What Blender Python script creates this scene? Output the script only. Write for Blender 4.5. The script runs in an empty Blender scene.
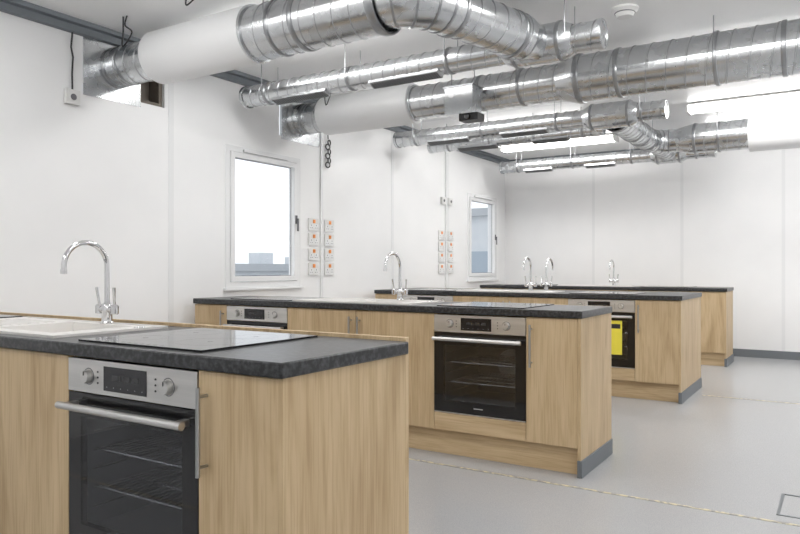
import bpy, bmesh, math, random
from mathutils import Vector, Matrix
random.seed(3)
S = bpy.context.scene
COL = S.collection

# ------------------------------------------------------------------ materials
def newmat(name):
    m = bpy.data.materials.new(name); m.use_nodes = True
    nt = m.node_tree; b = nt.nodes['Principled BSDF']
    return m, nt, b
def plain(name, col, rough=0.5, metal=0.0, spec=0.5, coat=0.0):
    m, nt, b = newmat(name)
    b.inputs['Base Color'].default_value = (*col, 1)
    b.inputs['Roughness'].default_value = rough
    b.inputs['Metallic'].default_value = metal
    b.inputs['Specular IOR Level'].default_value = spec
    b.inputs['Coat Weight'].default_value = coat
    return m
def mottled(name, c1, c2, scale=30, rough=0.5, metal=0.0, r2=None, detail=4, stretch=(1,1,1), bump=0.0, lo=.35, hi=.65):
    m, nt, b = newmat(name)
    tc = nt.nodes.new('ShaderNodeTexCoord'); mp = nt.nodes.new('ShaderNodeMapping')
    mp.inputs['Scale'].default_value = stretch
    nz = nt.nodes.new('ShaderNodeTexNoise'); nz.inputs['Scale'].default_value = scale; nz.inputs['Detail'].default_value = detail
    cr = nt.nodes.new('ShaderNodeValToRGB')
    cr.color_ramp.elements[0].position = lo; cr.color_ramp.elements[0].color = (*c1, 1)
    cr.color_ramp.elements[1].position = hi; cr.color_ramp.elements[1].color = (*c2, 1)
    L = nt.links.new
    L(tc.outputs['Object'], mp.inputs[0]); L(mp.outputs[0], nz.inputs['Vector']); L(nz.outputs['Fac'], cr.inputs[0]); L(cr.outputs[0], b.inputs['Base Color'])
    b.inputs['Roughness'].default_value = rough; b.inputs['Metallic'].default_value = metal
    if r2 is not None:
        mr = nt.nodes.new('ShaderNodeMapRange'); mr.inputs['To Min'].default_value = rough; mr.inputs['To Max'].default_value = r2
        L(nz.outputs['Fac'], mr.inputs['Value']); L(mr.outputs[0], b.inputs['Roughness'])
    return m
def oak(name, horiz=False):
    m, nt, b = newmat(name); L = nt.links.new
    tc = nt.nodes.new('ShaderNodeTexCoord')
    at = nt.nodes.new('ShaderNodeAttribute'); at.attribute_name = 'pid'
    mul = nt.nodes.new('ShaderNodeVectorMath'); mul.operation = 'SCALE'; mul.inputs[0].default_value = (3.7, 1.9, 5.3)
    L(at.outputs['Fac'], mul.inputs['Scale'])
    add = nt.nodes.new('ShaderNodeVectorMath'); add.operation = 'ADD'
    L(tc.outputs['Object'], add.inputs[0]); L(mul.outputs[0], add.inputs[1])
    def noise(sc, scale, det, dist=0):
        mp = nt.nodes.new('ShaderNodeMapping')
        mp.inputs['Scale'].default_value = (sc[2], sc[1], sc[0]) if horiz else sc
        n = nt.nodes.new('ShaderNodeTexNoise'); n.inputs['Scale'].default_value = scale; n.inputs['Detail'].default_value = det
        n.inputs['Distortion'].default_value = dist
        L(add.outputs[0], mp.inputs[0]); L(mp.outputs[0], n.inputs['Vector']); return n
    n1 = noise((1, 1, .15), 7, 7, 1.8)
    n2 = noise((1, 1, .035), 130, 5)
    n3 = noise((1, 1, .3), 3.2, 3)
    c1 = nt.nodes.new('ShaderNodeValToRGB')
    e = c1.color_ramp.elements
    e[0].position = .28; e[0].color = (.445, .315, .17, 1); e[1].position = .74; e[1].color = (.64, .49, .30, 1)
    x = c1.color_ramp.elements.new(.5); x.color = (.575, .43, .253, 1)
    L(n1.outputs['Fac'], c1.inputs[0])
    c2 = nt.nodes.new('ShaderNodeValToRGB'); e = c2.color_ramp.elements
    e[0].position = .36; e[0].color = (.82, .78, .73, 1); e[1].position = .54; e[1].color = (1, 1, 1, 1)
    L(n2.outputs['Fac'], c2.inputs[0])
    c3 = nt.nodes.new('ShaderNodeValToRGB'); e = c3.color_ramp.elements
    e[0].position = .35; e[0].color = (.92, .90, .88, 1); e[1].position = .65; e[1].color = (1.0, 1.0, 1.0, 1)
    L(n3.outputs['Fac'], c3.inputs[0])
    m1 = nt.nodes.new('ShaderNodeMixRGB'); m1.blend_type = 'MULTIPLY'; m1.inputs[0].default_value = .8
    m2 = nt.nodes.new('ShaderNodeMixRGB'); m2.blend_type = 'MULTIPLY'; m2.inputs[0].default_value = 1
    L(c1.outputs[0], m1.inputs[1]); L(c2.outputs[0], m1.inputs[2]); L(m1.outputs[0], m2.inputs[1]); L(c3.outputs[0], m2.inputs[2])
    L(m2.outputs[0], b.inputs['Base Color']); b.inputs['Roughness'].default_value = .48
    return m
def emis(name, col, st):
    m, nt, b = newmat(name)
    b.inputs['Base Color'].default_value = (*col, 1)
    b.inputs['Emission Color'].default_value = (*col, 1); b.inputs['Emission Strength'].default_value = st
    return m
def glassy(name, tint, base=.04, grz=.7):
    m = bpy.data.materials.new(name); m.use_nodes = True; nt = m.node_tree; nt.nodes.clear()
    o = nt.nodes.new('ShaderNodeOutputMaterial'); mx = nt.nodes.new('ShaderNodeMixShader')
    t = nt.nodes.new('ShaderNodeBsdfTransparent'); t.inputs[0].default_value = (*tint, 1)
    g = nt.nodes.new('ShaderNodeBsdfGlossy'); g.inputs['Roughness'].default_value = 0.02
    lw = nt.nodes.new('ShaderNodeLayerWeight'); lw.inputs[0].default_value = .5
    p = nt.nodes.new('ShaderNodeMath'); p.operation = 'POWER'; p.inputs[1].default_value = 5
    q = nt.nodes.new('ShaderNodeMath'); q.operation = 'MULTIPLY_ADD'; q.inputs[1].default_value = grz; q.inputs[2].default_value = base
    L = nt.links.new
    L(lw.outputs['Facing'], p.inputs[0]); L(p.outputs[0], q.inputs[0])
    L(q.outputs[0], mx.inputs[0]); L(t.outputs[0], mx.inputs[1]); L(g.outputs[0], mx.inputs[2]); L(mx.outputs[0], o.inputs[0])
    return m

M = {}
M['wall'] = mottled('wall_paint', (.85, .857, .865), (.87, .875, .883), 3, .35)
M['ceil'] = mottled('ceiling_paint', (.89, .895, .90), (.91, .91, .915), 2, .4)
M['joint'] = plain('wall_joint_strip', (.79, .80, .81), .35)
M['floor'] = mottled('vinyl_floor', (.36, .365, .375), (.44, .445, .455), 260, .19, r2=.30, detail=3)
M['seam'] = mottled('floor_seam_tape', (.26, .25, .23), (.56, .50, .33), 28, .5, lo=.45, hi=.55)
M['grey'] = plain('grey_skirting', (.15, .165, .18), .5)
M['cornice'] = plain('grey_cornice', (.16, .18, .20), .5)
M['oak'] = oak('oak_vertical'); M['oakh'] = oak('oak_horizontal', True)
M['top'] = mottled('slate_worktop', (.008, .0085, .010), (.085, .089, .094), 60, .29, r2=.36, detail=10, lo=.44, hi=.78)
M['galv'] = mottled('galvanised_steel', (.60, .615, .63), (.65, .665, .68), 9, .24, 1.0, r2=.30, detail=2)
M['galvd'] = mottled('galvanised_band', (.33, .34, .355), (.41, .42, .43), 14, .3, 1.0)
M['duct_white'] = plain('white_insulated_duct', (.86, .87, .88), .45)
M['steel'] = mottled('brushed_steel', (.58, .575, .56), (.66, .65, .635), 8, .3, 1.0, stretch=(.2, 8, 8), r2=.4)
M['handle'] = plain('handle_steel', (.42, .42, .415), .3, 1.0)
M['sinksteel'] = plain('sink_steel', (.80, .785, .76), .4, .6)
M['chrome'] = plain('chrome', (.68, .68, .69), .07, 1.0)
M['black'] = plain('black_gloss', (.008, .008, .009), .05, 0, .5)
M['hob'] = plain('black_ceramic_glass', (.010, .010, .012), .09, 0, .45)
M['hobmark'] = plain('hob_marking', (.03, .03, .032), .2)
M['blackmat'] = plain('black_plastic', (.02, .02, .022), .45)
M['louvre'] = plain('grille_louvre', (.30, .31, .32), .5)
M['enamel'] = plain('oven_enamel', (.12, .123, .13), .3)
M['ovenglass'] = glassy('oven_glass', (.72, .73, .75), .06)
M['winglass'] = glassy('window_glass', (.99, .995, 1), .02, .3)
M['upvc'] = plain('white_upvc', (.82, .83, .84), .25)
M['plastic'] = plain('white_plastic', (.74, .74, .73), .35)
M['gasket'] = plain('gasket_grey', (.12, .12, .13), .6)
M['orange'] = plain('orange_indicator', (.8, .27, .05), .4)
M['timber'] = plain('dark_timber', (.17, .145, .12), .7)
M['yellow'] = plain('yellow_leaflet', (.84, .72, .06), .5)
M['mark'] = plain('white_marking', (.5, .5, .5), .5)
M['led'] = emis('led_diffuser', (1, .985, .965), 13.5)
M['display'] = plain('oven_display', (.01, .01, .013), .08)
M['bldg'] = mottled('cladding', (.60, .64, .67), (.66, .69, .72), 2, .7)
M['bldg2'] = plain('cladding_blue', (.36, .43, .50), .6)
M['roof'] = plain('roof_grey', (.45, .48, .51), .7)
M['ground'] = mottled('asphalt', (.3, .3, .3), (.38, .38, .38), 3, .8)

# ------------------------------------------------------------------ mesh builder
class MB:
    def __init__(s): s.v = []; s.f = []; s.m = []; s.p = []; s.mats = []; s.pid = 0.0
    def mi(s, k):
        if k not in s.mats: s.mats.append(k)
        return s.mats.index(k)
    def face(s, idx, k): s.f.append(idx); s.m.append(s.mi(k)); s.p.append(s.pid)
    def box(s, x0, x1, y0, y1, z0, z1, k, M4=None):
        s.pid = random.random() * 9
        b = len(s.v)
        for x in (x0, x1):
            for y in (y0, y1):
                for z in (z0, z1):
                    p = Vector((x, y, z)); s.v.append(M4 @ p if M4 else p)
        for q in ((0, 1, 3, 2), (4, 6, 7, 5), (0, 4, 5, 1), (2, 3, 7, 6), (0, 2, 6, 4), (1, 5, 7, 3)):
            s.face([b + i for i in q], k)
    def slab(s, us, vs, holes, w0, w1, k, axis='z'):
        s.pid = random.random() * 9
        def P(u, v, w):
            return Vector((u, v, w)) if axis == 'z' else (Vector((w, u, v)) if axis == 'x' else Vector((u, w, v)))
        nu, nv = len(us), len(vs); b = len(s.v)
        for w in (w0, w1):
            for u in us:
                for v in vs: s.v.append(P(u, v, w))
        I = lambda i, j, t: b + t * nu * nv + i * nv + j
        solid = lambda i, j: 0 <= i < nu - 1 and 0 <= j < nv - 1 and (i, j) not in holes
        for i in range(nu - 1):
            for j in range(nv - 1):
                if not solid(i, j): continue
                s.face([I(i, j, 0), I(i, j + 1, 0), I(i + 1, j + 1, 0), I(i + 1, j, 0)], k)
                s.face([I(i, j, 1), I(i + 1, j, 1), I(i + 1, j + 1, 1), I(i, j + 1, 1)], k)
                if not solid(i - 1, j): s.face([I(i, j, 0), I(i, j, 1), I(i, j + 1, 1), I(i, j + 1, 0)], k)
                if not solid(i + 1, j): s.face([I(i + 1, j, 0), I(i + 1, j + 1, 0), I(i + 1, j + 1, 1), I(i + 1, j, 1)], k)
                if not solid(i, j - 1): s.face([I(i, j, 0), I(i + 1, j, 0), I(i + 1, j, 1), I(i, j, 1)], k)
                if not solid(i, j + 1): s.face([I(i, j + 1, 0), I(i, j + 1, 1), I(i + 1, j + 1, 1), I(i + 1, j + 1, 0)], k)
    def basis(s, d):
        d = d.normalized(); a = Vector((0, 0, 1)) if abs(d.z) < .9 else Vector((1, 0, 0))
        x = d.cross(a).normalized(); y = x.cross(d).normalized(); return x, y, d
    def lathe(s, p0, d, prof, k, seg=32, cap0=True, cap1=True):
        p0 = Vector(p0); x, y, d = s.basis(Vector(d)); b = len(s.v); n = len(prof)
        for (t, r) in prof:
            for j in range(seg):
                a = 2 * math.pi * j / seg
                s.v.append(p0 + d * t + (x * math.cos(a) + y * math.sin(a)) * r)
        for i in range(n - 1):
            for j in range(seg):
                j2 = (j + 1) % seg
                s.face([b + i * seg + j, b + i * seg + j2, b + (i + 1) * seg + j2, b + (i + 1) * seg + j], k)
        if cap0: s.face([b + j for j in range(seg)][::-1], k)
        if cap1: s.face([b + (n - 1) * seg + j for j in range(seg)], k)
    def cyl(s, p0, p1, r, k, seg=24, r1=None):
        p0 = Vector(p0); p1 = Vector(p1); L = (p1 - p0).length
        s.lathe(p0, p1 - p0, [(0, r), (L, r if r1 is None else r1)], k, seg)
    def ring(s, p, d, r, w, k, h=.006, seg=48):
        p = Vector(p); d = Vector(d).normalized()
        s.lathe(p - d * w / 2, d, [(0, r - .003), (0.0005, r + h * .7), (w * .2, r + h), (w * .8, r + h), (w - .0005, r + h * .7), (w, r - .003)], k, seg, False, False)
    def spiral(s, p0, p1, r, k, pitch=.115, seg=48):
        p0 = Vector(p0); p1 = Vector(p1); L = (p1 - p0).length; x, y, d = s.basis(p1 - p0)
        offs = [(0, 0), (.003, .004), (.010, .004), (.013, 0), (pitch * .3, .0), (pitch * .75, 0)]
        st = []; t = -pitch
        while t < L + .001:
            for o, h in offs: st.append((t + o, h))
            t += pitch
        b = len(s.v); n = len(st)
        for (t, h) in st:
            for j in range(seg + 1):
                a = 2 * math.pi * j / seg
                tt = min(max(t + pitch * j / seg, 0), L)
                s.v.append(p0 + d * tt + (x * math.cos(a) + y * math.sin(a)) * (r + h))
        W = seg + 1
        for i in range(n - 1):
            kk = 'galvd' if i % 6 in (0, 2) else k
            for j in range(seg):
                q = [b + i * W + j, b + i * W + j + 1, b + (i + 1) * W + j + 1, b + (i + 1) * W + j]
                if (s.v[q[0]] - s.v[q[3]]).length < 1e-6 and (s.v[q[1]] - s.v[q[2]]).length < 1e-6: continue
                s.face(q, kk)
    def sweep(s, pts, r, k, seg=16, caps=True, radii=None):
        pts = [Vector(p) for p in pts]; n = len(pts); b = len(s.v)
        tan = []
        for i in range(n):
            a = pts[max(i - 1, 0)]; c = pts[min(i + 1, n - 1)]; tan.append((c - a).normalized())
        x, y, d = s.basis(tan[0])
        for i in range(n):
            if i:
                q = tan[i - 1].rotation_difference(tan[i]); x = q @ x; y = q @ y
            rr = radii[i] if radii else r
            for j in range(seg):
                a = 2 * math.pi * j / seg
                s.v.append(pts[i] + (x * math.cos(a) + y * math.sin(a)) * rr)
        for i in range(n - 1):
            for j in range(seg):
                j2 = (j + 1) % seg
                s.face([b + i * seg + j, b + i * seg + j2, b + (i + 1) * seg + j2, b + (i + 1) * seg + j], k)
        if caps:
            s.face([b + j for j in range(seg)][::-1], k); s.face([b + (n - 1) * seg + j for j in range(seg)], k)
    def elbow(s, pts, r, k):
        s.sweep(pts, r, k, seg=48, caps=False)
        P = [Vector(p) for p in pts]
        for i in range(1, len(P) - 1):
            s.ring(P[i], (P[i + 1] - P[i - 1]), r, .014, 'galvd', h=.005)
    def torus(s, c, axis, R, r, k, seg=40, rs=8):
        c = Vector(c); x, y, d = s.basis(Vector(axis)); b = len(s.v)
        for i in range(seg):
            a = 2 * math.pi * i / seg; o = x * math.cos(a) + y * math.sin(a)
            for j in range(rs):
                t = 2 * math.pi * j / rs
                s.v.append(c + o * (R + r * math.cos(t)) + d * r * math.sin(t))
        for i in range(seg):
            for j in range(rs):
                s.face([b + i * rs + j, b + ((i + 1) % seg) * rs + j, b + ((i + 1) % seg) * rs + (j + 1) % rs, b + i * rs + (j + 1) % rs], k)
    def mesh(s, name, origin=None):
        xs = [v.x for v in s.v]; ys = [v.y for v in s.v]; zs = [v.z for v in s.v]
        if origin is None: origin = Vector(((min(xs) + max(xs)) / 2, (min(ys) + max(ys)) / 2, min(zs)))
        origin = Vector(origin)
        me = bpy.data.meshes.new(name)
        me.from_pydata([v - origin for v in s.v], [], s.f)
        for k in s.mats: me.materials.append(M[k])
        me.polygons.foreach_set('material_index', s.m)
        at = me.attributes.new('pid', 'FLOAT', 'FACE'); at.data.foreach_set('value', s.p)
        me.update()
        bm = bmesh.new(); bm.from_mesh(me); bmesh.ops.recalc_face_normals(bm, faces=bm.faces); bm.to_mesh(me); bm.free()
        me.polygons.foreach_set('use_smooth', [True] * len(me.polygons))
        me.set_sharp_from_angle(angle=math.radians(30))
        return me, origin
    def obj(s, name, origin=None, bevel=0, parent=None):
        me, o = s.mesh(name, origin)
        ob = bpy.data.objects.new(name, me); COL.objects.link(ob); ob.location = o
        if bevel:
            md = ob.modifiers.new('bevel', 'BEVEL'); md.width = bevel; md.segments = 2; md.limit_method = 'ANGLE'; md.angle_limit = math.radians(50)
        if parent:
            ob.parent = parent; ob.matrix_parent_inverse = Matrix.Translation(-Vector(parent.location))
        return ob
def inst(name, me, loc, rz=0):
    ob = bpy.data.objects.new(name, me); COL.objects.link(ob); ob.location = loc; ob.rotation_euler = (0, 0, rz); return ob

# ------------------------------------------------------------------ room
XL, XR, YN, YF, H = -4.37, 3.2, -1.7, 9.96, 2.80
T = .14
W1 = (4.16, 5.12); W2 = (8.66, 9.62); WZ = (.975, 2.19)
mb = MB(); mb.box(XL - T, XR + T, YN - T, YF + T, -.12, 0, 'floor'); mb.obj('floor')
mb = MB(); mb.box(XL - T, XR + T, YN - T, YF + T, H, H + .12, 'ceil'); mb.obj('ceiling')
ys = [YN - T, 2.90, 3.54, W1[0], 4.83, W1[1], 5.42, W2[0], W2[1], YF + T]
zs = [0, WZ[0], WZ[1], 2.37, 2.71, H]
holes = [(3, 1), (4, 1), (7, 1), (1, 3), (4, 3), (5, 3)]
mb = MB(); mb.slab(ys, zs, holes, XL - T, XL, 'wall', 'x'); mb.obj('wall_left')
mb = MB(); mb.box(XL, XR, YF, YF + T, 0, H, 'wall'); mb.obj('wall_far')
mb = MB(); mb.box(XR, XR + T, YN - T, YF + T, 0, H, 'wall'); mb.obj('wall_right')
mb = MB(); mb.box(XL, XR, YN - T, YN, 0, H, 'wall'); mb.obj('wall_near')
def strip(name, *a, k='joint'):
    mb = MB(); mb.box(*a, k); return mb.obj(name)
n = 1
for y in (.35, 1.9, 3.60, 6.75, 8.1):
    strip('trim_%d' % n, XL, XL + .003, y - .025, y + .025, .1, H - .08); n += 1
for x in (-3.0, -1.8, -.6, .6, 1.8):
    strip('trim_%d' % n, x - .02, x + .02, YF - .003, YF, .1, H - .08); n += 1
for y in (.35, 3.55, 6.75):
    strip('trim_%d' % n, XL + .12, XR, y - .05, y + .05, H - .006, H); n += 1
strip('trim_%d' % n, XL, XL + .05, YN, YF, H - .075, H, k='cornice'); n += 1
strip('trim_%d' % n, XL + .05, XR, YF - .05, YF, H - .075, H, k='cornice'); n += 1
strip('trim_%d' % n, XL + .05, XL + .10, YN, YF - .05, H - .03, H, k='cornice'); n += 1
strip('baseboard_far', XL, XR, YF - .012, YF, 0, .1, k='grey')
strip('baseboard_right', XR - .012, XR, YN, YF - .012, 0, .1, k='grey')
strip('baseboard_near', XL, XR - .012, YN, YN + .012, 0, .1, k='grey')
for y, xa in ((.35, XL), (3.56, XL), (6.75, -1.06)):
    strip('floor_seam_tape', xa + .01, XR - .02, y - .011, y + .011, 0, .0015, k='seam')
mb = MB()
x0, x1, y0, y1 = -.25, .2, 3.66, 4.02
mb.slab([x0, x0 + .014, x1 - .014, x1], [y0, y0 + .014, y1 - .014, y1], [(1, 1)], 0, .003, 'grey')
mb.obj('floor_hatch_frame')

# windows
def window(name, ya, yb):
    mb = MB(); z0, z1 = WZ
    f = .05
    xa, xb = XL - .09, XL + .006
    mb.slab([ya, ya + f, yb - f, yb], [z0, z0 + f, z1 - f, z1], [(1, 1)], xa, xb, 'upvc', 'x')
    g = f + .004; s = .045
    mb.slab([ya + g, ya + g + s, yb - g - s, yb - g], [z0 + g, z0 + g + s, z1 - g - s, z1 - g], [(1, 1)], xa + .045, xb + .012, 'upvc', 'x')
    q = g + s
    mb.slab([ya + q - .002, ya + q + .005, yb - q - .005, yb - q + .002], [z0 + q - .002, z0 + q + .005, z1 - q - .005, z1 - q + .002], [(1, 1)], xa + .061, xa + .066, 'gasket', 'x')
    mb.box(xa + .055, xa + .059, ya + q - .002, yb - q + .002, z0 + q - .002, z1 - q + .002, 'winglass')
    mb.box(xb, xb + .02, ya + .2, yb - .2, z1 - .045, z1 - .02, 'upvc')
    hy = yb - g - s / 2; hz = (z0 + z1) / 2 + .02
    mb.box(xb + .012, xb + .022, hy - .012, hy + .012, hz - .04, hz + .04, 'gasket')
    mb.box(xb + .022, xb + .04, hy - .009, hy + .009, hz - .01, hz + .01, 'gasket')
    mb.box(xb + .030, xb + .042, hy - .009, hy + .009, hz - .11, hz + .01, 'gasket')
    mb.box(XL + .0, XL + .03, ya - .02, yb + .02, z0 - .022, z0, 'upvc')
    mb.obj(name, bevel=.003)
window('window_1', *W1); window('window_2', *W2)

# outside
mb = MB(); mb.box(-60, -6, -10, 60, -3.3, -3.2, 'ground'); mb.obj('ground_outside')
mb = MB()
mb.box(-30, -24, 18, 34, -3.2, 1.0, 'bldg'); mb.box(-30.2, -23.8, 17.8, 34.2, 1.0, 1.35, 'roof')
for i in range(9): mb.box(-24, -23.95, 18.8 + i * 1.7, 19.8 + i * 1.7, -.2, .8, 'bldg2')
for i in range(5): mb.box(-27 + .2 * i, -26.2 + .2 * i, 19 + i * 2.6, 20 + i * 2.6, 1.35, 1.75 + .2 * (i % 2), 'bldg')
mb.obj('neighbouring_building')
mb = MB()
mb.box(-16, -8.5, 25, 32, -3.2, 3.2, 'bldg'); mb.box(-16.2, -8.3, 24.8, 32.2, 3.2, 3.5, 'roof')
for i in range(5):
    for z in (-1.5, .6): mb.box(-15.4 + i * 1.4, -14.5 + i * 1.4, 24.95, 25, z, z + 1.2, 'bldg2')
mb.obj('neighbouring_building')
mb = MB(); mb.cyl((-19.2, 18.2, -3.2), (-19.2, 18.2, 2.1), .06, 'grey'); mb.cyl((-19.2, 18.2, 2.1), (-18.7, 17.7, 2.15), .05, 'grey')
mb.box(-18.9, -18.4, 17.4, 17.8, 2.1, 2.2, 'grey'); mb.obj('street_lamp')

# ------------------------------------------------------------------ oven mesh
def oven_mesh():
    mb = MB(); w = .2975
    mb.box(-w, w, -.004, .02, .492, .595, 'steel')
    mb.box(-.115, .085, -.0055, -.004, .506, .58, 'display')
    for i, (a, bb) in enumerate(((-.075, -.045), (-.04, -.03), (-.02, .01), (.02, .05))):
        mb.box(a, bb, -.006, -.0055, .54, .556, 'hobmark')
    for i in range(6): mb.box(-.1 + i * .033, -.097 + i * .033, -.006, -.0055, .517, .519, 'mark')
    for kx in (-.19, .18):
        mb.torus((kx, -.0045, .543), (0, 1, 0), .025, .0014, 'gasket', 32, 6)
        mb.lathe((kx, -.004, .543), (0, -1, 0), [(0, .021), (.004, .021), (.016, .0195), (.019, .018), (.019, 0.001)], 'steel', 28)
        mb.box(kx - .0012, kx + .0012, -.0245, -.023, .548, .560, 'blackmat')
    for i in range(3): mb.cyl((-.145, -.004, .526 + i * .017), (-.145, -.006, .526 + i * .017), .003, 'blackmat', 10)
    for i in range(3): mb.cyl((.125, -.004, .526 + i * .017), (.125, -.006, .526 + i * .017), .003, 'blackmat', 10)
    mb.slab([-w, -.235, .235, w], [0, .075, .415, .487], [(1, 1)], -.002, .02, 'black', 'y')
    mb.box(-.235, .235, -.002, .0015, .075, .415, 'ovenglass')
    mb.box(-.03, .03, -.0026, -.002, .04, .045, 'mark')
    mb.box(-w, w, -.003, -.002, .0, .006, 'steel')
    mb.cyl((-.285, -.047, .452), (.285, -.047, .452), .0115, 'steel', 20)
    for sx in (-.255, .255): mb.box(sx - .01, sx + .01, -.045, -.002, .443, .461, 'steel')
    t = .008
    mb.box(-.25, .25, .021, .5, .05, .05 + t, 'enamel'); mb.box(-.25, .25, .021, .5, .44, .44 + t, 'enamel')
    mb.box(-.25, -.25 + t, .021, .5, .058, .44, 'enamel'); mb.box(.25 - t, .25, .021, .5, .058, .44, 'enamel')
    mb.box(-.25, .25, .5, .5 + t, .05, .448, 'enamel')
    mb.lathe((0, .499, .25), (0, -1, 0), [(0, .1), (.012, .095), (.012, .03)], 'galvd', 28)
    for z in (.12, .18, .24, .30, .36):
        for sx in (-1, 1): mb.cyl((sx * .232, .04, z), (sx * .232, .48, z), .0036, 'chrome', 8)
    for z in (.185, .305):
        for y in (.045, .16, .28, .4, .475): mb.cyl((-.225, y, z), (.225, y, z), .0042, 'chrome', 8)
        for i in range(17): mb.cyl((-.2 + i * .025, .045, z + .004), (-.2 + i * .025, .475, z + .004), .002, 'chrome', 6)
    return mb.mesh('built_in_oven', (0, 0, 0))[0]
OVEN = oven_mesh()
def hob_mesh():
    mb = MB(); w = .285; d = .255
    mb.box(-w, w, -d, d, 0, .006, 'hob')
    for (x, y, r) in ((-.14, .1, .09), (.14, .11, .075), (-.14, -.11, .075), (.13, -.08, .105)):
        mb.torus((x, y, .0057), (0, 0, 1), r, .0004, 'hobmark', 48, 4)
        mb.box(x - .01, x + .01, y - .001, y + .001, .006, .0062, 'hobmark'); mb.box(x - .001, x + .001, y - .01, y + .01, .006, .0062, 'hobmark')
    for i in range(7): mb.box(-.09 + i * .03, -.082 + i * .03, -.238, -.23, .006, .0062, 'hobmark')
    return mb.mesh('ceramic_hob', (0, 0, 0))[0]
HOB = hob_mesh()
def sink_mesh():
    mb = MB(); z = .004; k = 'sinksteel'
    bx, by = .20, .165
    X0, X1, Y0, Y1 = -.62, .35, -.26, .21
    mb.slab([X0, -bx, bx, X1], [Y0, -by, by, Y1], [(1, 1)], 0, z, k)
    for (a, b, c, d) in ((X0, X1, Y0, Y0 + .012), (X0, X1, Y1 - .012, Y1), (X0, X0 + .012, Y0 + .012, Y1 - .012), (X1 - .012, X1, Y0 + .012, Y1 - .012)):
        mb.box(a, b, c, d, z, z + .005, k)
    dz = -.17
    rim = [(-bx, -by), (bx, -by), (bx, by), (-bx, by)]; bot = [(-bx + .03, -by + .03), (bx - .03, -by + .03), (bx - .03, by - .03), (-bx + .03, by - .03)]
    b = len(mb.v)
    for p in rim: mb.v.append(Vector((p[0], p[1], z)))
    for p in bot: mb.v.append(Vector((p[0], p[1], dz)))
    for i in range(4): mb.face([b + i, b + (i + 1) % 4, b + 4 + (i + 1) % 4, b + 4 + i], k)
    mb.face([b + 4, b + 5, b + 6, b + 7], k)
    mb.lathe((0, 0, dz), (0, 0, 1), [(0, .042), (.003, .04), (.003, .03), (.001, .012)], 'chrome', 28)
    for i in range(9):
        y = -.18 + i * .037
        mb.cyl((-.57, y, z), (-.25, y, z), .004, k, 10)
    mb.lathe((.27, .14, z), (0, 0, 1), [(0, .02), (.003, .019), (.003, .001)], 'chrome', 20)
    return mb.mesh('kitchen_sink', (0, 0, 0))[0]
SINK = sink_mesh()
def tap_mesh():
    mb = MB()
    mb.lathe((0, 0, 0), (0, 0, 1), [(0, .027), (.006, .027), (.01, .022), (.045, .020), (.05, .021), (.07, .021), (.082, .016), (.088, .0115)], 'chrome', 28)
    mb.cyl((-.05, 0, .058), (.05, 0, .058), .0135, 'chrome', 20)
    for sx in (-1, 1):
        mb.lathe((sx * .05, 0, .04), (0, 0, 1), [(0, .013), (.003, .0165), (.034, .0165), (.04, .012)], 'chrome', 20)
        mb.sweep([(sx * .05, 0, .078), (sx * .052, -.003, .1), (sx * .056, -.006, .13), (sx * .058, -.008, .15)], .005, 'chrome', 12, True, [.0055, .005, .006, .0065])
    R = .095; pts = [(0, 0, .08), (0, 0, .14), (0, 0, .2), (0, 0, .238)]
    for i in range(1, 15):
        a = math.pi * i / 14 * .97
        pts.append((0, -R + R * math.cos(a), .238 + R * math.sin(a)))
    l = pts[-1]; pts.append((0, l[1] - .001, l[2] - .025))
    mb.sweep(pts, .0105, 'chrome', 18)
    e = pts[-1]; mb.cyl((0, e[1], e[2] + .004), (0, e[1], e[2] - .014), .0125, 'chrome', 18)
    return mb.mesh('swan_neck_tap', (0, 0, 0))[0]
TAP = tap_mesh()

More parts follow.
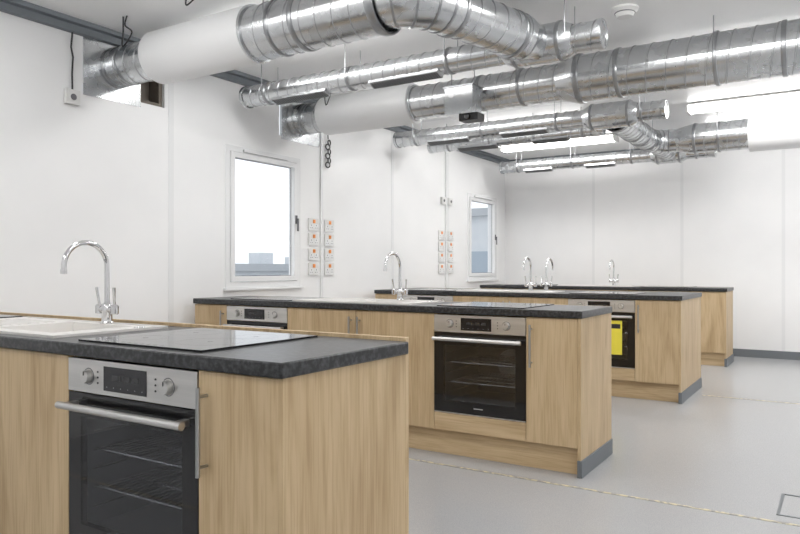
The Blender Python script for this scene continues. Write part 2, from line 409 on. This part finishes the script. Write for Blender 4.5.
# ------------------------------------------------------------------ islands
WTZ = .91
XW = XL + .12
def island(xe, y0, ovens, doors, sinkx, hobs, backlip=.0, dep=.6):
    par = bpy.data.objects.new('kitchen_island', None); COL.objects.link(par); par.location = ((XL + xe) / 2, y0 + .3, 0)
    y1 = y0 + dep; xw = XW
    us = [xw]; holes = []
    for sx in sorted(sinkx):
        us += [sx - .205, sx + .205]; holes.append((len(us) - 2, 1))
    us.append(xe)
    sy = y0 + .31
    mb = MB(); mb.slab(us, [y0, sy - .17, sy + .17, y1], holes, WTZ - .04, WTZ, 'top'); mb.obj('worktop', bevel=.005, parent=par)
    mb = MB()
    mb.box(xe - .03, xe - .012, y0 + .018, y1 - .001, 0, WTZ - .0405, 'oak')
    mb.box(xw, xe - .012, y1, y1 + .018, 0, WTZ + backlip, 'oak')
    mb.box(xw, xe - .031, y0 + .075, y0 + .093, 0, .152, 'oakh')
    mb.box(xw, xe - .031, y0 + .045, y1 - .002, .153, .170, 'oak')
    mb.box(xw, xw + .018, y0 + .046, y1 - .004, .171, WTZ - .041, 'oak')
    xs = sorted({a for o in ovens for a in o} | {a for d in doors for a in d[:2]})
    for x in xs:
        if x > xe - .06 or x < xw + .04: continue
        mb.box(x - .009, x + .009, y0 + .046, y1 - .004, .171, WTZ - .041, 'oak')
    yf0, yf1 = y0 + .020, y0 + .040
    for (a, b, hs) in doors:
        mb.box(a + .0015, b - .0015, yf0, yf1, .158, WTZ - .045, 'oak')
    for (a, b) in ovens:
        mb.box(a + .0015, b - .0015, yf0, yf1, .158, .262, 'oakh')
    mb.obj('cabinet', bevel=.0012, parent=par)
    mb = MB()
    for (a, b, hs) in doors:
        for h in hs:
            hx = a + .034 if h == 'L' else b - .034
            yb = yf0 - .032
            mb.cyl((hx, yb, .585), (hx, yb, .825), .0065, 'handle', 14)
            for z in (.61, .80): mb.cyl((hx, yb, z), (hx, yf0, z), .005, 'handle', 12)
    if mb.v: mb.obj('door_handles', parent=par)
    mb = MB()
    mb.box(xe - .012, xe - .004, y0 + .012, y1 + .018, 0, .095, 'grey')
    mb.box(xe - .031, xe - .012, y0 + .010, y0 + .018, 0, .095, 'grey')
    mb.obj('kick_skirting', bevel=.003, parent=par)
    for (a, b) in ovens: inst('built_in_oven', OVEN, ((a + b) / 2, y0 + .022, .2655))
    for x in hobs: inst('ceramic_hob', HOB, (x, y0 + .3, WTZ + .0003))
    for sx in sinkx:
        inst('kitchen_sink', SINK, (sx, sy, WTZ + .0003))
        inst('swan_neck_tap', TAP, (sx, sy + .187, WTZ + .0045))

def layout(xe, dx=0):
    o = [(-2.11 + dx, -1.51 + dx), (-3.90 + dx, -3.30 + dx)]
    d = [(-1.51 + dx, xe - .03, 'L'), (-2.705 + dx, -2.11 + dx, 'L'), (-3.30 + dx, -2.705 + dx, 'R'), (XW, -3.90 + dx, 'R')]
    return o, d
o, d = layout(-1.163, .027); island(-1.163, 1.294, o, d, [-2.57], [-1.785, -3.59], .012)
o, d = layout(-1.18); island(-1.18, 3.71, o, d, [-2.66], [-1.82, -3.6])
o, d = layout(-1.12); island(-1.12, 6.20, o, d, [-2.66], [-1.82, -3.6], dep=1.0)
inst('swan_neck_tap', TAP, (-2.60, 6.98, WTZ + .0005), math.pi)
o, d = layout(-1.10); island(-1.10, 8.80, o, d, [-2.53], [-1.8, -3.6])
mb = MB(); mb.box(-1.76, -1.62, 6.2165, 6.2185, .38, .68, 'yellow'); mb.box(-1.745, -1.635, 6.2155, 6.2164, .61, .65, 'blackmat'); mb.obj('instruction_leaflet')

# ------------------------------------------------------------------ ducts
def hanger(mb, x, y, z, r, ax=(1, 0, 0)):
    mb.ring((x, y, z), ax, r, .025, 'galvd', h=.008)
    for s in (-1, 1):
        o = Vector(ax).cross(Vector((0, 0, 1))) * (r + .012) * s
        mb.cyl((x + o.x, y + o.y, z), (x + o.x, y + o.y, H), .0035, 'galvd', 8)
def capend(mb, p, d, r):
    mb.lathe(p, d, [(0, r + .006), (.03, r + .006), (.034, r + .002), (.034, r - .01), (.028, r - .012)], 'galv', 40, False, True)
def grille(mb, xa, xb, y, z, r):
    a = math.radians(20)
    M4 = Matrix.Translation((0, y, z)) @ Matrix.Rotation(-a, 4, 'X')
    zz = -r - .012; hw = .034
    mb.box(xa, xb, -hw - .006, hw + .006, zz, -r * .8, 'galv', M4)
    mb.box(xa + .012, xb - .012, -hw, hw, zz - .003, zz - .0005, 'blackmat', M4)
    nn = int((xb - xa) / .022)
    for i in range(nn):
        x = xa + .02 + i * (xb - xa - .04) / (nn - 1)
        mb.box(x - .003, x + .003, -hw, hw, zz - .006, zz - .003, 'louvre', M4)
Z = 2.565
mb = MB(); ya = 3.13; ZA = 2.575
mb.slab([2.86, 3.32], [2.33, 2.73], [], XL - .02, XL + .006, 'galv', 'x')
mb.spiral((XL + .006, ya, ZA), (-3.93, ya, ZA), .135, 'galv')
mb.ring((XL + .02, ya, ZA), (1, 0, 0), .135, .03, 'galvd'); mb.ring((XL + .16, ya, ZA), (1, 0, 0), .135, .02, 'galvd')
mb.lathe((-3.92, ya, ZA), (1, 0, 0), [(0, .130), (0, .170), (.01, .175), (.89, .175), (.90, .17), (.90, .14)], 'duct_white', 48, False, False)
mb.ring((-3.01, ya, ZA), (1, 0, 0), .163, .02, 'galv', h=.012)
mb.spiral((-3.02, ya, ZA), (-2.06, ya, ZA), .160, 'galv')
mb.ring((-2.62, ya, ZA), (1, 0, 0), .160, .03, 'galvd', h=.008)
mb.ring((-2.08, ya, ZA), (1, 0, 0), .160, .05, 'galvd', h=.012)
mb.elbow([(-2.08, ya, ZA), (-2.0, ya + .005, ZA), (-1.93, ya + .05, ZA), (-1.88, ya + .12, ZA), (-1.85, ya + .2, ZA), (-1.83, ya + .28, ZA)], .14, 'galv')
mb.ring((-1.83, ya + .29, ZA), (.25, .95, 0), .14, .03, 'galvd', h=.008)
mb.spiral((-1.83, ya + .28, ZA), (-1.66, 4.02, Z), .135, 'galv')
mb.ring((-1.69, 3.93, Z), (.25, .95, 0), .135, .03, 'galvd', h=.01)
mb.lathe((-1.66, 4.02, Z), (.25, .95, 0), [(0, .135), (.1, .11), (.16, .11)], 'galv', 36, False, False)
hanger(mb, -2.80, ya, ZA, .160)
mb.obj('ventilation_duct')
mb = MB(); mb.box(XL - T - .02, XL - T, 2.86, 3.60, 2.30, 2.76, 'timber'); mb.slab([2.90, 2.93, 3.51, 3.54], [2.37, 2.40, 2.68, 2.71], [(1, 1)], XL - T, XL - .03, 'timber', 'x'); mb.obj('duct_opening_frame')

def supply(y, xl, xr, r, tees, grilles, z=Z):
    mb = MB()
    mb.spiral((xl, y, z), (xr, y, z), r, 'galv', pitch=.10, seg=40)
    capend(mb, (xl + .02, y, z), (-1, 0, 0), r); capend(mb, (xr - .02, y, z), (1, 0, 0), r)
    for (x, R, w) in tees:
        mb.lathe((x - w / 2 - .08, y, z), (1, 0, 0), [(0, r + .003), (.07, R), (.08, R), (w + .08, R), (w + .09, R), (w + .16, r + .003)], 'galv', 40, False, False)
        for s in (-1, 1): mb.ring((x + s * w / 2, y, z), (1, 0, 0), R, .025, 'galvd', h=.006)
    for (a, b) in grilles: grille(mb, a, b, y, z, r)
    n = 4
    for i in range(n):
        x = xl + .25 + i * (xr - xl - .45) / (n - 1)
        hanger(mb, x, y, z, r)
    return mb
supply(4.22, -4.17, -1.22, .085, [(-1.62, .12, .30)], [(-3.85, -3.30), (-2.90, -2.32)]).obj('supply_air_duct')
mb = MB(); yd = 5.14
mb.slab([4.86, 5.40], [2.34, 2.73], [], XL - .02, XL + .006, 'galv', 'x')
mb.spiral((XL + .006, yd, Z), (-4.06, yd, Z), .14, 'galv'); mb.ring((-4.28, yd, Z), (1, 0, 0), .14, .03, 'galvd', h=.01)
mb.lathe((-4.07, yd, Z), (1, 0, 0), [(0, .13), (0, .17), (.01, .175), (.97, .175), (.98, .17), (.98, .12)], 'duct_white', 48, False, False)
mb.ring((-3.08, yd, Z), (1, 0, 0), .14, .02, 'galv', h=.014)
mb.spiral((-3.09, yd, Z), (-1.78, yd, Z), .138, 'galv')
mb.ring((-2.45, yd, Z), (1, 0, 0), .138, .03, 'galvd', h=.008)
mb.lathe((-1.80, yd, Z), (1, 0, 0), [(0, .14), (.02, .145), (.12, .178), (.16, .178)], 'galv', 40, False, False)
mb.ring((-1.64, yd, Z), (1, 0, 0), .175, .04, 'galvd', h=.01)
mb.spiral((-1.66, yd, Z), (XR, yd, Z), .172, 'galv', pitch=.13)
for x in (-1.35, -.3, .9): mb.ring((x, yd, Z), (1, 0, 0), .172, .03, 'galvd', h=.008)
for x in (-2.1, -.7, 1.2): hanger(mb, x, yd, Z, .176 if x > -1.6 else .14)
mb.obj('ventilation_duct')
supply(6.52, -4.15, -1.32, .082, [(-1.80, .12, .34)], [(-3.75, -3.25), (-2.90, -2.4)]).obj('supply_air_duct')
supply(7.12, -4.07, -2.05, .065, [], [(-3.7, -3.2), (-2.8, -2.4)]).obj('supply_air_duct')
supply(9.12, -4.05, -1.28, .08, [(-1.80, .115, .26)], [(-3.7, -3.3), (-2.85, -2.45)]).obj('supply_air_duct')
mb = MB(); yf = 8.20
mb.spiral((-1.80, 6.64, Z), (-1.80, 7.95, Z), .122, 'galv')
for y in (6.68, 7.3, 7.9): mb.ring((-1.80, y, Z), (0, 1, 0), .122, .03, 'galvd', h=.008)
mb.elbow([(-1.80, 7.95, Z), (-1.80, 8.02, Z), (-1.77, 8.11, Z), (-1.70, 8.17, Z), (-1.62, yf, Z), (-1.52, yf, Z)], .125, 'galv')
mb.spiral((-1.80, 8.1, Z), (-1.80, 9.02, Z), .1, 'galv')
mb.lathe((-1.53, yf, Z), (1, 0, 0), [(0, .125), (.14, .162), (.2, .162)], 'galv', 40, False, False)
mb.spiral((-1.35, yf, Z), (-.80, yf, Z), .160, 'galv'); mb.ring((-1.34, yf, Z), (1, 0, 0), .160, .03, 'galvd', h=.012)
mb.lathe((-.81, yf, Z), (1, 0, 0), [(0, .15), (0, .185), (.01, .19), (.94, .19), (.95, .185), (.95, .15)], 'duct_white', 48, False, False)
mb.spiral((.13, yf, Z), (XR, yf, Z), .16, 'galv')
for x in (-1.1, .5, 2.0): hanger(mb, x, yf, Z, .16)
hanger(mb, -1.8, 7.6, Z, .122, (0, 1, 0))
mb.obj('ventilation_duct')

mb = MB()
mb.box(-2.62, -2.38, 4.80, 4.96, 2.34, 2.55, 'galv'); mb.box(-2.63, -2.37, 4.79, 4.97, 2.55, 2.56, 'galvd')
mb.box(-2.50, -2.34, 4.81, 4.93, 2.285, 2.34, 'blackmat'); mb.cyl((-2.42, 4.81, 2.31), (-2.42, 4.78, 2.31), .02, 'black', 16)
for x in (-2.6, -2.4): mb.cyl((x, 4.88, 2.56), (x, 4.88, H), .004, 'galvd', 8)
mb.obj('air_quality_sensor_box')

# ------------------------------------------------------------------ lights
def batten():
    mb = MB(); L = .75; w = .10
    mb.box(-L, L, -w - .012, w + .012, -.016, 0, 'plastic')
    for s in (-1, 1): mb.box(s * L - .012, s * L + .012, -w - .012, w + .012, -.08, -.0165, 'plastic')
    n = 10; b = len(mb.v)
    for x in (-L + .013, L - .013):
        for i in range(n + 1):
            a = math.pi * i / n
            c, s_ = math.cos(a), math.sin(a)
            mb.v.append(Vector((x, -w * math.copysign(abs(c) ** .6, c), -.017 - .060 * s_ ** .6)))
    for i in range(n): mb.face([b + i, b + i + 1, b + n + 2 + i, b + n + 1 + i], 'led')
    mb.face([b + i for i in range(n + 1)], 'led'); mb.face([b + n + 1 + i for i in range(n + 1)], 'led')
    return mb.mesh('led_batten_light', (0, 0, 0))[0]
BAT = batten()
for y in (-.7, 1.7, 3.72, 5.95, 7.55, 8.72):
    for x in (-3.1, -.55, 1.9):
        inst('led_batten_light', BAT, (x, y, H - .0065))

# ------------------------------------------------------------------ ceiling devices
mb = MB(); mb.lathe((0, 0, 0), (0, 0, -1), [(0, .085), (.012, .085), (.02, .07), (.04, .055), (.055, .05), (.058, .03), (.058, .001)], 'plastic', 36)
mb.torus((0, 0, -.03), (0, 0, 1), .062, .003, 'gasket', 32, 6)
DET = mb.mesh('smoke_detector', (0, 0, 0))[0]
inst('smoke_detector', DET, (-1.16, 4.52, H)); inst('smoke_detector', DET, (-.9, 6.5, H))
mb = MB(); mb.lathe((0, 0, 0), (0, 0, -1), [(0, .13), (.006, .13), (.01, .12), (.012, .001)], 'plastic', 40); mb.torus((0, 0, -.011), (0, 0, 1), .09, .003, 'joint', 40, 6)
inst('ceiling_speaker', mb.mesh('ceiling_speaker', (0, 0, 0))[0], (-.75, 4.4, H))

# ------------------------------------------------------------------ wall items
mb = MB()
mb.box(0, .012, -.073, .073, -.06, .06, 'plastic')
for s in (-1, 1):
    mb.box(.012, .0135, s * .036 - .03, s * .036 + .03, -.052, .008, 'joint')
    mb.box(.0135, .014, s * .036 - .004, s * .036 + .004, -.014, -.002, 'gasket')
    mb.box(.0135, .014, s * .036 - .016, s * .036 - .008, -.036, -.028, 'gasket'); mb.box(.0135, .014, s * .036 + .008, s * .036 + .016, -.036, -.028, 'gasket')
mb.box(.012, .018, -.014, .018, .014, .048, 'orange')
SOCK = mb.mesh('wall_socket', (0, 0, 0))[0]
for y in (5.31, 5.56, 7.90, 8.15):
    for i in range(4): inst('wall_socket', SOCK, (XL + .0035, y, 1.135 + i * .145))
mb = MB(); mb.box(XL + .001, XL + .018, 5.42, 5.45, .12, 2.72, 'upvc'); mb.obj('cable_trunking')
mb = MB(); mb.box(XL + .001, XL + .018, 8.01, 8.04, .12, 2.72, 'upvc'); mb.obj('cable_trunking')
def wallbox(y, z, s=.05):
    mb = MB(); mb.box(XL + .0005, XL + .035, y - s, y + s, z - s, z + s, 'plastic')
    mb.lathe((XL + .035, y, z), (1, 0, 0), [(0, s * .45), (.006, s * .4), (.008, .001)], 'gasket', 20); return mb
mb = wallbox(2.77, 2.29)
mb.sweep([(XL + .02, 2.77, 2.34), (XL + .025, 2.765, 2.45), (XL + .02, 2.775, 2.56), (XL + .03, 2.755, 2.62), (XL + .02, 2.77, 2.725)], .006, 'blackmat', 8)
mb.obj('junction_box', bevel=.003)
wallbox(7.93, 2.02, .045).obj('fire_alarm_point', bevel=.002); wallbox(8.12, 2.02, .045).obj('room_thermostat', bevel=.002)
mb = MB()
for i in range(6):
    z = 2.18 + i * .045
    mb.torus((XL + .024, 5.53 + (.012 if i % 2 else -.012), z), (1, .2 if i % 2 else -.3, 0), .026, .007, 'blackmat', 20, 6)
mb.sweep([(XL + .02, 5.53, 2.44), (XL + .03, 5.51, 2.5), (XL + .03, 5.49, 2.72)], .005, 'blackmat', 8)
mb.obj('coiled_cable')
def cable(pts):
    mb = MB(); P = [Vector(p) for p in pts]; out = []
    for i in range(len(P) - 1):
        a = P[max(i - 1, 0)]; b = P[i]; c = P[i + 1]; d = P[min(i + 2, len(P) - 1)]
        for k in range(6):
            t = k / 6
            out.append(.5 * ((2 * b) + (c - a) * t + (2 * a - 5 * b + 4 * c - d) * t * t + (3 * b - 3 * c + d - a) * t ** 3))
    out.append(P[-1]); mb.sweep(out, .005, 'blackmat', 8); mb.obj('hanging_cable')
cable([(-3.95, 2.9, H), (-3.97, 2.9, 2.74), (-3.9, 2.90, 2.68), (-3.98, 2.89, 2.60), (-3.99, 2.9, 2.7), (-3.99, 2.9, H)])
cable([(-3.35, 2.88, H), (-3.33, 2.86, 2.73), (-3.2, 2.86, 2.77), (-3.0, 2.87, 2.75), (-2.9, 2.88, H)])
cable([(-3.9, 4.9, H), (-3.88, 4.9, 2.6), (-3.8, 4.9, 2.74), (-3.7, 4.9, H)])
mb = MB(); mb.sweep([(-1.95, 3.85, H), (-1.95, 3.85, 2.74), (-1.93, 3.86, 2.72), (-1.9, 3.88, 2.715)], .01, 'galvd', 8); mb.box(-2.0, -1.9, 3.8, 3.9, H - .012, H, 'galvd'); mb.obj('duct_hanger_bracket')

# ------------------------------------------------------------------ world, camera
w = bpy.data.worlds.new('sky'); S.world = w; w.use_nodes = True
bg = w.node_tree.nodes['Background']; bg.inputs[0].default_value = (.93, .96, 1, 1); bg.inputs[1].default_value = 1.15
cam = bpy.data.cameras.new('camera'); co = bpy.data.objects.new('camera', cam); COL.objects.link(co)
co.location = (0, 0, 1.145); co.rotation_euler = (math.radians(90), 0, math.radians(32.3))
cam.sensor_width = 36; cam.lens = 696 / 800 * 36; cam.clip_start = .05; cam.clip_end = 200
cam.shift_y = .00125
S.camera = co
S.view_settings.view_transform = 'Standard'; S.view_settings.look = 'None'; S.view_settings.exposure = 0.2; S.view_settings.gamma = 1.04
